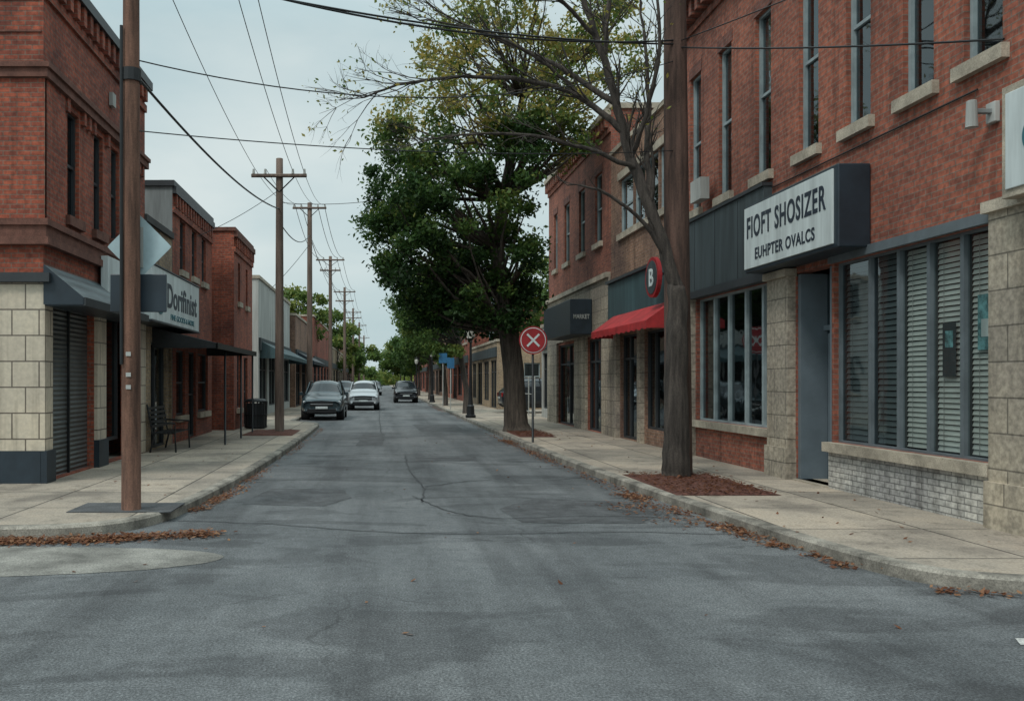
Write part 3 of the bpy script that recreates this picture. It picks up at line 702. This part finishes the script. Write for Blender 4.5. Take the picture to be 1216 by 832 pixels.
def lamp(x,y,h=4.2):
    s=empty('street_lamp',(x,y,SW)); mb=MB()
    prof=[(0,.22),(.12,.22),(.14,.17),(.5,.15),(.55,.11),(.9,.075),(2.9,.05),(3.15,.05),(3.2,.09),(3.25,.06),(3.32,.13),(3.36,.15)]
    sc=h/4.2
    mb.tube([(x,y,SW+z*sc) for z,r in prof],[r for z,r in prof],'black',14); mb.build('post',s)
    mb=MB(); mb.tube([(x,y,SW+z*sc) for z in (3.36,3.45,3.7,3.85)],[.13,.18,.2,.16],'globe',14); mb.build('globe',s,smooth=True)
    mb=MB(); mb.tube([(x,y,SW+z*sc) for z in (3.85,3.88,4.0,4.08,4.2)],[.2,.2,.1,.03,.02],'black',14)
    for k in range(4):
        a=math.pi/4+k*math.pi/2; mb.tube([(x+.14*math.cos(a),y+.14*math.sin(a),SW+3.36*sc),(x+.2*math.cos(a),y+.2*math.sin(a),SW+3.85*sc)],.014,'black',4)
    mb.build('cap',s)
lamp(3.92,36,4.25); lamp(3.92,62); lamp(3.92,88)
s=empty('park_bench',(-4.8,19.2,SW)); mb=MB(); ya,yb=18.55,19.95
for k in range(5): mb.box(-4.97+k*.1,-4.90+k*.1,ya,yb,.54,.565,'black')
for k in range(5): mb.box(-5.02-k*.02,-4.995-k*.02,ya,yb,.66+k*.1,.72+k*.1,'black')
mb.build('seat_and_backrest',s)
mb=MB()
for y in (ya+.03,yb-.03):
    mb.tube([(-4.48,y,SW),(-4.5,y,.54),(-5.0,y,.54),(-5.12,y,1.18)],.022,'black',6); mb.tube([(-5.05,y,SW),(-4.95,y,.54)],.022,'black',6)
    mb.tube([(-4.5,y,.54),(-4.5,y,.76),(-5.03,y,.79)],.022,'black',6)
mb.build('frame',s)
s=empty('trash_can',(-4.1,28,SW)); mb=MB()
mb.tube([(-4.1,28,SW),(-4.1,28,.95)],.31,'framed',20)
for k in range(20):
    a=2*math.pi*k/20; mb.tube([(-4.1+.35*math.cos(a),28+.35*math.sin(a),SW+.03),(-4.1+.38*math.cos(a),28+.38*math.sin(a),1.0)],.018,'black',5)
for z in (.17,.55,1.0): mb.tube([(-4.1,28,z),(-4.1,28,z+.04)],.39,'black',20)
mb.tube([(-4.1,28,1.04),(-4.1,28,1.1),(-4.1,28,1.12)],[.36,.3,.12],'black',20); mb.build('slatted_body',s)

# ------------------------------------------------------------------ cars
def car(name,loc,rot,paint,sc=1.0):
    e=empty(name,loc); e.rotation_euler=(0,0,rot); e.scale=(sc,sc,sc)
    S=[(-2.32,.42,.70,.58,.80,.74,.76,.82,.62),(-2.22,.27,.82,.58,.90,.84,.87,.94,.74),(-1.7,.24,.86,.62,.94,.95,.9,1.03,.8),(-1.15,.24,.88,.62,.94,1.02,.9,1.10,.80),
       (-1.0,.24,.88,.62,.94,1.03,.9,1.13,.80),(-.34,.24,.88,.62,.94,1.06,.9,1.64,.66),(-.2,.24,.88,.62,.94,1.06,.9,1.68,.66),(.5,.24,.88,.62,.94,1.07,.9,1.72,.66),(1.6,.24,.88,.62,.94,1.08,.9,1.67,.64),(2.05,.26,.86,.62,.93,1.08,.87,1.22,.74),(2.2,.3,.82,.62,.9,1.02,.85,1.1,.72),(2.3,.42,.72,.62,.82,.9,.78,.96,.66)]
    mb=MB(); rings=[]
    for (y,zb,wb,zm,wm,zl,wl,zt,wt) in S:
        h=[(wb,zb),(wm,zm),(wl,zl),(wt,zt)]
        ring=[(0,y,zb)]+[(a,y,b) for a,b in h]+[(0,y,zt+.035)]+[(-a,y,b) for a,b in reversed(h)]
        rings.append(len(mb.v)); mb.v+=ring
    kb,kd,kk=mb.mi(paint),mb.mi('tyre'),mb.mi('carglass')
    for i in range(len(S)-1):
        for j in range(10):
            a,b=rings[i],rings[i+1]; k=(j+1)%10
            mb.f.append((a+j,a+k,b+k,b+j))
            m=kb
            if j in (0,9): m=kd
            elif j in (3,6) and 4<=i<=8: m=kk
            elif j in (4,5) and i in (4,8): m=kk
            mb.m.append(m)
    mb.f.append(tuple(rings[0]+j for j in range(10))); mb.m.append(kb); mb.f.append(tuple(rings[-1]+j for j in range(10))); mb.m.append(kb)
    mb.build('body',e,smooth=True,loc=0,sub=2)
    mb=MB()
    for sx in (-1,1):
        for y in (-1.42,1.4):
            mb.tube([(sx*.6,y,.36),(sx*.915,y,.36)],.43,'tyre',24)
            mb.tube([(sx*.68,y,.35),(sx*.93,y,.35)],.35,'tyre',24); mb.tube([(sx*.9,y,.35),(sx*.937,y,.35)],.23,'rim',16)
    mb.build('wheels',e,loc=0)
    mb=MB()
    mb.box(-.5,.5,-2.33,-2.26,.60,.80,'black'); mb.box(-.48,.48,-2.345,-2.31,.69,.71,'rim'); mb.box(-.62,.62,-2.325,-2.2,.33,.5,'black'); mb.box(-.26,.26,-2.36,-2.32,.5,.6,'white')
    for sx in (-1,1):
        mb.box(sx*.54,sx*.80,-2.27,-2.13,.72,.84,'lamp'); mb.box(sx*.6,sx*.75,-2.29,-2.2,.42,.5,'lamp')
        mb.box(sx*.62,sx*.8,2.2,2.3,.8,1.0,'tail')
        mb.box(sx*.93,sx*1.08,-.92,-.8,1.06,1.2,paint); mb.box(sx*.85,sx*.95,-.88,-.83,1.08,1.12,'black')
        mb.tube([(sx*.80,-1.02,1.11),(sx*.67,-.32,1.63)],.032,paint,6); mb.tube([(sx*.68,-.1,1.68),(sx*.66,1.5,1.69)],.02,'black',6)
        mb.tube([(sx*.885,.35,1.06),(sx*.68,.42,1.67)],.035,'black',6); mb.tube([(sx*.885,1.2,1.06),(sx*.67,1.3,1.65)],.035,paint,6)
        mb.box(sx*.9,sx*.935,-.9,1.0,.3,.36,'black')
    mb.box(-.26,.26,2.3,2.33,.7,.8,'white')
    mb.build('trim_and_lights',e,loc=0,bevel=.015)
    return e
car('parked_car',(-2.45,38.3,0),0,'car_dark',1.0)
car('car',(-.9,50.5,0),0,'car_white',1.0)
car('car',(2.1,67,0),0,'car_blk',1.0)
car('parked_car',(8.3,42,SW),math.radians(90),'car_blk')
car('parked_car',(-2.6,62,0),0,'car_dark'); car('parked_car',(2.6,92,0),math.pi,'car_dark'); car('car',(-.6,100,0),0,'car_dark')

# ------------------------------------------------------------------ foliage
def leaves(name,P,size,tint,mat,parent=None,flat=False,sizevar=.4):
    n=len(P); P=np.asarray(P,dtype=float)
    if flat:
        a=np.random.rand(n)*2*np.pi; u=np.stack([np.cos(a),np.sin(a),np.random.randn(n)*.25],1); v=np.stack([-np.sin(a),np.cos(a),np.random.randn(n)*.25],1)
    else:
        u=np.random.randn(n,3); u/=np.linalg.norm(u,axis=1)[:,None]; w=np.random.randn(n,3); w[:,2]+=.5; v=np.cross(u,w); v/=np.linalg.norm(v,axis=1)[:,None]
    s=(size*(1+sizevar*(np.random.rand(n)*2-1)))[:,None]
    V=np.empty((n,4,3)); V[:,0]=P-u*s*.55; V[:,1]=P+v*s*.3+u*s*.05; V[:,2]=P+u*s*.6; V[:,3]=P-v*s*.3-u*s*.05
    me=bpy.data.meshes.new(name); me.vertices.add(4*n); me.vertices.foreach_set('co',V.reshape(-1))
    me.loops.add(4*n); me.loops.foreach_set('vertex_index',np.arange(4*n,dtype=np.int32))
    me.polygons.add(n); me.polygons.foreach_set('loop_start',np.arange(0,4*n,4,dtype=np.int32))
    try: me.polygons.foreach_set('loop_total',np.full(n,4,dtype=np.int32))
    except Exception: pass
    me.update(calc_edges=True)
    at=me.attributes.new('tint','FLOAT','FACE'); at.data.foreach_set('value',np.clip(tint,0,1).astype(np.float32))
    me.materials.append(M_[mat]); o=bpy.data.objects.new(name,me); scene.collection.objects.link(o)
    if parent: o.parent=parent; o.matrix_parent_inverse=Matrix.Translation(parent.location).inverted()
    return o
def clump_leaves(clumps):
    Ps=[];Ts=[]
    for (c,r,n,t) in clumps:
        d=np.random.randn(n,3); d/=np.linalg.norm(d,axis=1)[:,None]
        rr=r*np.random.rand(n)**.42*(1+.25*np.random.randn(n))
        p=d*rr[:,None]; p[:,2]*=.7
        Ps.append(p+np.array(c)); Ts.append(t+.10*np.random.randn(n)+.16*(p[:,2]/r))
    return np.concatenate(Ps),np.concatenate(Ts)
def branch_to(mb,a,b,r0,r1,mat,bow=.3,n=6):
    a=Vector(a);b=Vector(b); L=(b-a).length; pts=[];rad=[]
    off=Vector((U(-1,1),U(-1,1),U(-.2,1)))*L*bow*.4
    for i in range(n+1):
        t=i/n; p=a.lerp(b,t)+off*math.sin(math.pi*t)*.6; p.z+= -L*.08*math.sin(math.pi*t)
        if 0<i<n: p+=Vector((U(-1,1),U(-1,1),U(-1,1)))*L*.02
        pts.append(p); rad.append(r0+(r1-r0)*t)
    mb.tube(pts,rad,mat,6,False); return pts
base=Vector((4.26,26.3,SW))
e=empty('street_tree',base); mb=MB()
tr=[(4.32,26.3,.08),(4.28,26.3,.35),(4.24,26.3,1.0),(4.2,26.28,2.0),(4.05,26.25,3.2),(3.8,26.2,4.4),(3.7,26.3,5.8),(3.9,26.4,7.4),(4.2,26.4,9),(4.5,26.4,10.6),(4.6,26.4,12)]
mb.tube(tr,[.50,.38,.34,.32,.31,.26,.22,.18,.13,.09,.04],'bark',14)
rows=[(3.4,1.2,4.6),(4.4,.3,5.0),(5.7,-.55,5.2),(7,-.65,5.1),(8.3,-.45,5.5),(9.4,-.1,6.1),(10.4,.2,7.8),(11.3,.7,8.2),(12.4,1.3,8.2),(13.4,2.6,8.0)]
def xr(z):
    for a,b in zip(rows[:-1],rows[1:]):
        if a[0]<=z<=b[0]:
            t=(z-a[0])/(b[0]-a[0]); return a[1]+(b[1]-a[1])*t,a[2]+(b[2]-a[2])*t
    return rows[-1][1:]
clumps=[]
for i in range(200):
    z=U(3.4,9.6); a,b=xr(z); r=U(.28,.72); x=U(a+r*.4,b-r*.5); yy=26.3+U(-1,1)*(1.2+.35*min(z-3,4))
    if x>5.4 and z<9.9: x=5.4; yy=min(yy,25.5)
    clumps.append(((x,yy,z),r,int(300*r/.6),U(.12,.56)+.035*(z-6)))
for i in range(175):
    z=U(9.2,13.5); a,b=xr(z); r=U(.28,.7); x=U(a+.2,b-.2); yy=26.0+U(-2.4,2.2)
    if z<10.6 and x>6.2: z+=1.2
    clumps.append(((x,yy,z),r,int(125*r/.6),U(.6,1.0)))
for i in range(16):
    z=U(8.0,9.4); clumps.append(((U(5.3,6.2),U(24.4,25.6),z),U(.3,.5),110,U(.55,.9)))
for c,r,n,t in clumps[::2]:
    h=min(max(c[2]-U(1.2,2.6),2.8),11); j=min(range(len(tr)),key=lambda k:abs(tr[k][2]-h))
    branch_to(mb,tr[j],c,.085 if c[2]<9 else .05,.012,'bark')
mb.build('trunk_and_limbs',e,smooth=True)
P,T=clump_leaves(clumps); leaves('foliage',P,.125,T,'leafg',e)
def tree(x,y,h,cr,zc,nclump,nl,ls,tint,mat='tree_far',tr_r=.14,skewx=0,name='street_tree',grd=SW):
    e=empty(name,(x,y,grd)); mb=MB()
    tr=[(x,y,grd-.03),(x+.02,y,1.2),(x+skewx*.3,y,zc*.6),(x+skewx*.7,y,zc),(x+skewx,y,h-.8)]
    mb.tube(tr,[tr_r*1.4,tr_r,tr_r*.9,tr_r*.6,tr_r*.2],'bark2',10); cl=[]
    for i in range(nclump):
        d=Vector((random.gauss(0,1),random.gauss(0,1),random.gauss(0,1))).normalized()*(R()**.4)
        rz=(h-zc) if d.z>0 else (zc-2.4)
        c=(x+skewx+d.x*cr,y+d.y*cr,zc+d.z*rz*.9); r=U(.18,.36)*cr
        cl.append((c,r,nl,tint+U(-.18,.2)))
        if i%3==0: branch_to(mb,tr[2 if c[2]<zc+.5 else 3],c,tr_r*.4,.015,'bark2')
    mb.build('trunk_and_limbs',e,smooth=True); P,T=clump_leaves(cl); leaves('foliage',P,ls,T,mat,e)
tree(4.25,41,8.4,2.2,5.8,45,330,.16,.6,skewx=-1.2); tree(4.25,54,8.8,2.4,5.6,40,300,.2,.5,skewx=-.7); tree(4.25,70,9,2.6,5.6,35,260,.25,.5); tree(4.25,90,9.5,3,5.8,30,240,.32,.5)
tree(4.3,112,9,3.2,5.8,28,220,.38,.55); tree(8.5,125,12,4,7,30,220,.45,.5,name='background_tree')
tree(-6.5,68,9.5,2.6,6.5,26,220,.28,.7,name='background_tree'); tree(-5,100,10.5,3.2,6.5,28,220,.36,.65,name='background_tree'); tree(-5.5,140,10,4,6,28,220,.48,.6,name='background_tree'); tree(-4.6,185,11,5,6,28,220,.6,.6,name='background_tree'); tree(4.5,150,10,4,6,28,220,.5,.6); tree(5,195,11,5,6,28,220,.6,.6)
tree(10.5,52,9.5,3,6.5,30,220,.25,.6,name='background_tree')
P=[];T=[]
for i in range(70):
    x=U(-70,70); y=U(300,360); hh=U(5,12); r=U(4,8)
    n=260; d=np.random.randn(n,3); d/=np.linalg.norm(d,axis=1)[:,None]; p=d*r*(np.random.rand(n)**.4)[:,None]; p[:,2]=np.abs(p[:,2])*hh/r; P.append(p+np.array((x,y,0))); T.append(np.full(n,U(.6,.9))+.1*np.random.randn(n))
leaves('distant_trees',np.concatenate(P),1.6,np.concatenate(T),'tree_far')

e=empty('bare_tree',(4.85,13.85,SW)); mb=MB()
random.seed(21)
tips=[]
def twig(p,d,L,r,depth):
    n=4; pts=[p]; q=p.copy(); dd=d.copy()
    for i in range(n):
        dd=(dd+Vector((U(-.22,.22),U(-.22,.22),U(-.16,.20)))).normalized(); q=q+dd*L/n; pts.append(q.copy())
    mb.tube(pts,[r*(1-.75*i/n) for i in range(n+1)],'bark2',4,False)
    tips.append(pts[-1]); tips.append(pts[2])
    if depth>0:
        for k in range(random.choice((2,3,3))):
            i=random.choice((1,2,3)); s=Vector((U(-1,1),U(-.8,.8),U(-.6,.9)))
            twig(pts[i],(dd*1.1+s*.75).normalized(),L*U(.45,.75),r*.55,depth-1)
def limb(pts,r0,r1,nt=14,tl=1.1):
    V=[Vector(p) for p in pts]
    for _ in range(2):
        q=[V[0]]
        for a,b in zip(V[:-1],V[1:]): q.append(a*.75+b*.25); q.append(a*.25+b*.75)
        q.append(V[-1]); V=q
    n=len(V); V=[V[0]]+[v+Vector((U(-1,1),U(-1,1),U(-1,1)))*.02 for v in V[1:-1]]+[V[-1]]
    rad=[r0+(r1-r0)*(i/(n-1)) for i in range(n)]
    mb.tube(V,rad,'bark2',8,False)
    for k in range(nt):
        i=min(n-2,int(n*(.2+.8*(k+R())/nt))); t=(V[i+1]-V[i]).normalized()
        s=Vector((U(-.5,.3),U(-.8,.8),U(-.35,1)))
        twig(V[i],(t*1.0+s*.8).normalized(),tl*U(.6,1.2),max(rad[i]*.42,.010),2)
limb([(4.86,13.78,.06),(4.85,13.76,.4),(4.85,13.75,1.2),(4.87,13.74,2.6),(4.88,13.78,3.27)],.26,.14,0)
limb([(4.88,13.78,3.2),(4.5,13.8,4.4),(4.13,14,5.5),(4.02,14,6.0),(3.7,14,7.2),(3.4,14,8.0),(3.2,14.3,9.2)],.12,.03,12)
limb([(4.1,14,5.8),(3.5,14.1,6.4),(2.66,14.2,6.75),(1.55,14.2,6.85),(.4,14.3,6.75),(-.3,14.3,6.5)],.06,.012,26)
limb([(4.22,13.9,5.2),(3.5,13.7,5.45),(2.6,13.6,5.65),(1.6,13.6,5.7),(.8,13.6,5.6)],.045,.010,16,.8)
limb([(3.95,14,6.3),(3.0,14.5,7.2),(2.0,15,7.8),(1.0,15,8.3)],.055,.012,18)
limb([(3.6,14,7.4),(2.9,13.6,7.9),(2.1,13.3,8.3),(1.5,13.2,8.4)],.04,.01,14)
limb([(3.3,14.1,6.55),(2.5,13.8,7.1),(1.5,13.6,7.4),(.6,13.5,7.5)],.035,.01,14,.9)
limb([(4.5,13.9,4.4),(4.55,14.3,5.6),(4.75,14.8,7),(4.7,15.2,8.6)],.07,.015,12)
limb([(4.2,14,5.4),(4.45,13.6,6.4),(4.5,13.4,7.4),(4.3,13.3,8.6)],.05,.012,10)
limb([(3.75,14,7.0),(3.85,14.2,8.0),(4.1,14.4,9.2)],.05,.012,8)
limb([(4.75,13.8,3.6),(4.25,13.6,4.35),(3.6,13.5,4.75),(3.0,13.5,4.85)],.045,.008,5,.5)
mb.build('trunk_and_branches',e,smooth=True)
P=[];T=[]
for t in tips:
    if t.z>5.9 and R()<.3:
        for k in range(random.randint(1,3)): P.append((t.x+U(-.12,.12),t.y+U(-.12,.12),t.z+U(-.12,.12))); T.append(U(.6,1))
leaves('sparse_leaves',P,.065,np.array(T),'leafg',e)

P=[];T=[]
def strip(pts,n,w):
    pts=smooth_poly(pts,2)
    # leaves gather in drifts
    drifts=[(R(),U(.3,1)) for _ in range(max(3,n//120))]
    for _ in range(n):
        if R()<.6:
            dc,dw=random.choice(drifts); q=min(max(dc+random.gauss(0,.05),0),.999)
        else: q=R()
        q*=len(pts)-1; i=min(int(q),len(pts)-2); t=q-i; x=pts[i][0]*(1-t)+pts[i+1][0]*t; y=pts[i][1]*(1-t)+pts[i+1][1]*t
        x+=random.gauss(0,w); y+=random.gauss(0,w)
        P.append((x,y,.012+R()*.03*(1 if abs(random.gauss(0,1))<1 else .2))); T.append(U(0,1))
strip([(3.55,24),(3.6,19),(3.68,15),(3.82,12)],1400,.09)
strip([(3.6,12.6),(3.95,10.2),(4.12,8.6)],1000,.09); strip([(3.4,11.5),(3.7,9.9)],260,.2)
strip([(4.2,8.2),(4.25,7.6)],130,.06); strip([(4.5,6.8),(5.0,6.62)],90,.05)
strip([(-2.2,13.5),(-2.28,12),(-2.4,11)],600,.08)
strip([(-1.9,9.3),(-2.6,9.1),(-3.4,8.88),(-4.0,8.85)],2600,.11)
strip([(-4.0,8.85),(-6,8.85)],500,.07)
strip([(-2.0,30),(-2.05,20),(-2.2,14)],600,.07)
strip([(3.5,60),(3.5,24)],600,.1)
for _ in range(90): P.append((U(-3,4),U(5,26),.01)); T.append(R())
for _ in range(90): P.append((U(4.1,6.4),U(7,26),SW+.01)); T.append(R())
for _ in range(60): P.append((U(-5,-2.7),U(9.4,26),SW+.01)); T.append(R())
for (x0,x1,y0,y1) in ((4.1,5.55,11.6,14.2),(3.95,5.0,23.6,27)):
    for _ in range(1400): P.append((U(x0,x1),U(y0,y1),SW+.04+R()*.02)); T.append(U(0,.45))
leaves('fallen_leaves',P,.045,np.array(T),'litter',flat=True)

# ------------------------------------------------------------------ world, sun, camera
w=bpy.data.worlds.new('World'); scene.world=w; w.use_nodes=True; nt=w.node_tree; nt.nodes.clear()
out=nt.nodes.new('ShaderNodeOutputWorld'); bg=nt.nodes.new('ShaderNodeBackground'); nt.links.new(bg.outputs[0],out.inputs[0])
sky=nt.nodes.new('ShaderNodeTexSky'); sky.sky_type='NISHITA'; sky.sun_disc=False
sd=Vector((-.45,-.55,.95)).normalized()
sky.sun_elevation=math.asin(sd.z); sky.sun_rotation=math.atan2(sd.x,sd.y); sky.air_density=1.2; sky.dust_density=3
tc=nt.nodes.new('ShaderNodeTexCoord')
mp=nt.nodes.new('ShaderNodeMapping'); mp.inputs['Scale'].default_value=(1,1,2.6); nt.links.new(tc.outputs['Generated'],mp.inputs[0])
n=noise(nt,mp.outputs[0],2.0,6,.5); r=ramp(nt,n.outputs['Fac'],[(.38,(.50,.64,.67)),(.62,(.70,.79,.785))])
sx=N(nt,'ShaderNodeSeparateXYZ'); nt.links.new(tc.outputs['Generated'],sx.inputs[0])
mr=N(nt,'ShaderNodeMapRange'); mr.inputs['From Min'].default_value=.38; mr.inputs['From Max'].default_value=1; mr.inputs['To Min'].default_value=10; mr.inputs['To Max'].default_value=25; nt.links.new(sx.outputs['Z'],mr.inputs['Value'])
sc=N(nt,'ShaderNodeVectorMath',operation='SCALE'); nt.links.new(mr.outputs['Result'],sc.inputs['Scale']); nt.links.new(r.outputs[0],sc.inputs[0])
cm=mixc(nt,'MIX',.92,sky.outputs[0],sc.outputs[0]); nt.links.new(cm,bg.inputs[0]); bg.inputs[1].default_value=.1
L=bpy.data.lights.new('sun','SUN'); L.energy=1.4; L.angle=math.radians(12); L.color=(1,.96,.90); lo=bpy.data.objects.new('sun',L); scene.collection.objects.link(lo)
lo.rotation_euler=(-sd).to_track_quat('-Z','Y').to_euler()
cam=bpy.data.cameras.new('camera'); co=bpy.data.objects.new('camera',cam); scene.collection.objects.link(co); scene.camera=co
co.location=(0,0,1.7); co.rotation_euler=(math.pi/2,0,0); cam.sensor_width=36; cam.lens=36*1000/1216; cam.shift_x=158/1216; cam.shift_y=36/1216; cam.clip_end=3000; cam.clip_start=.1
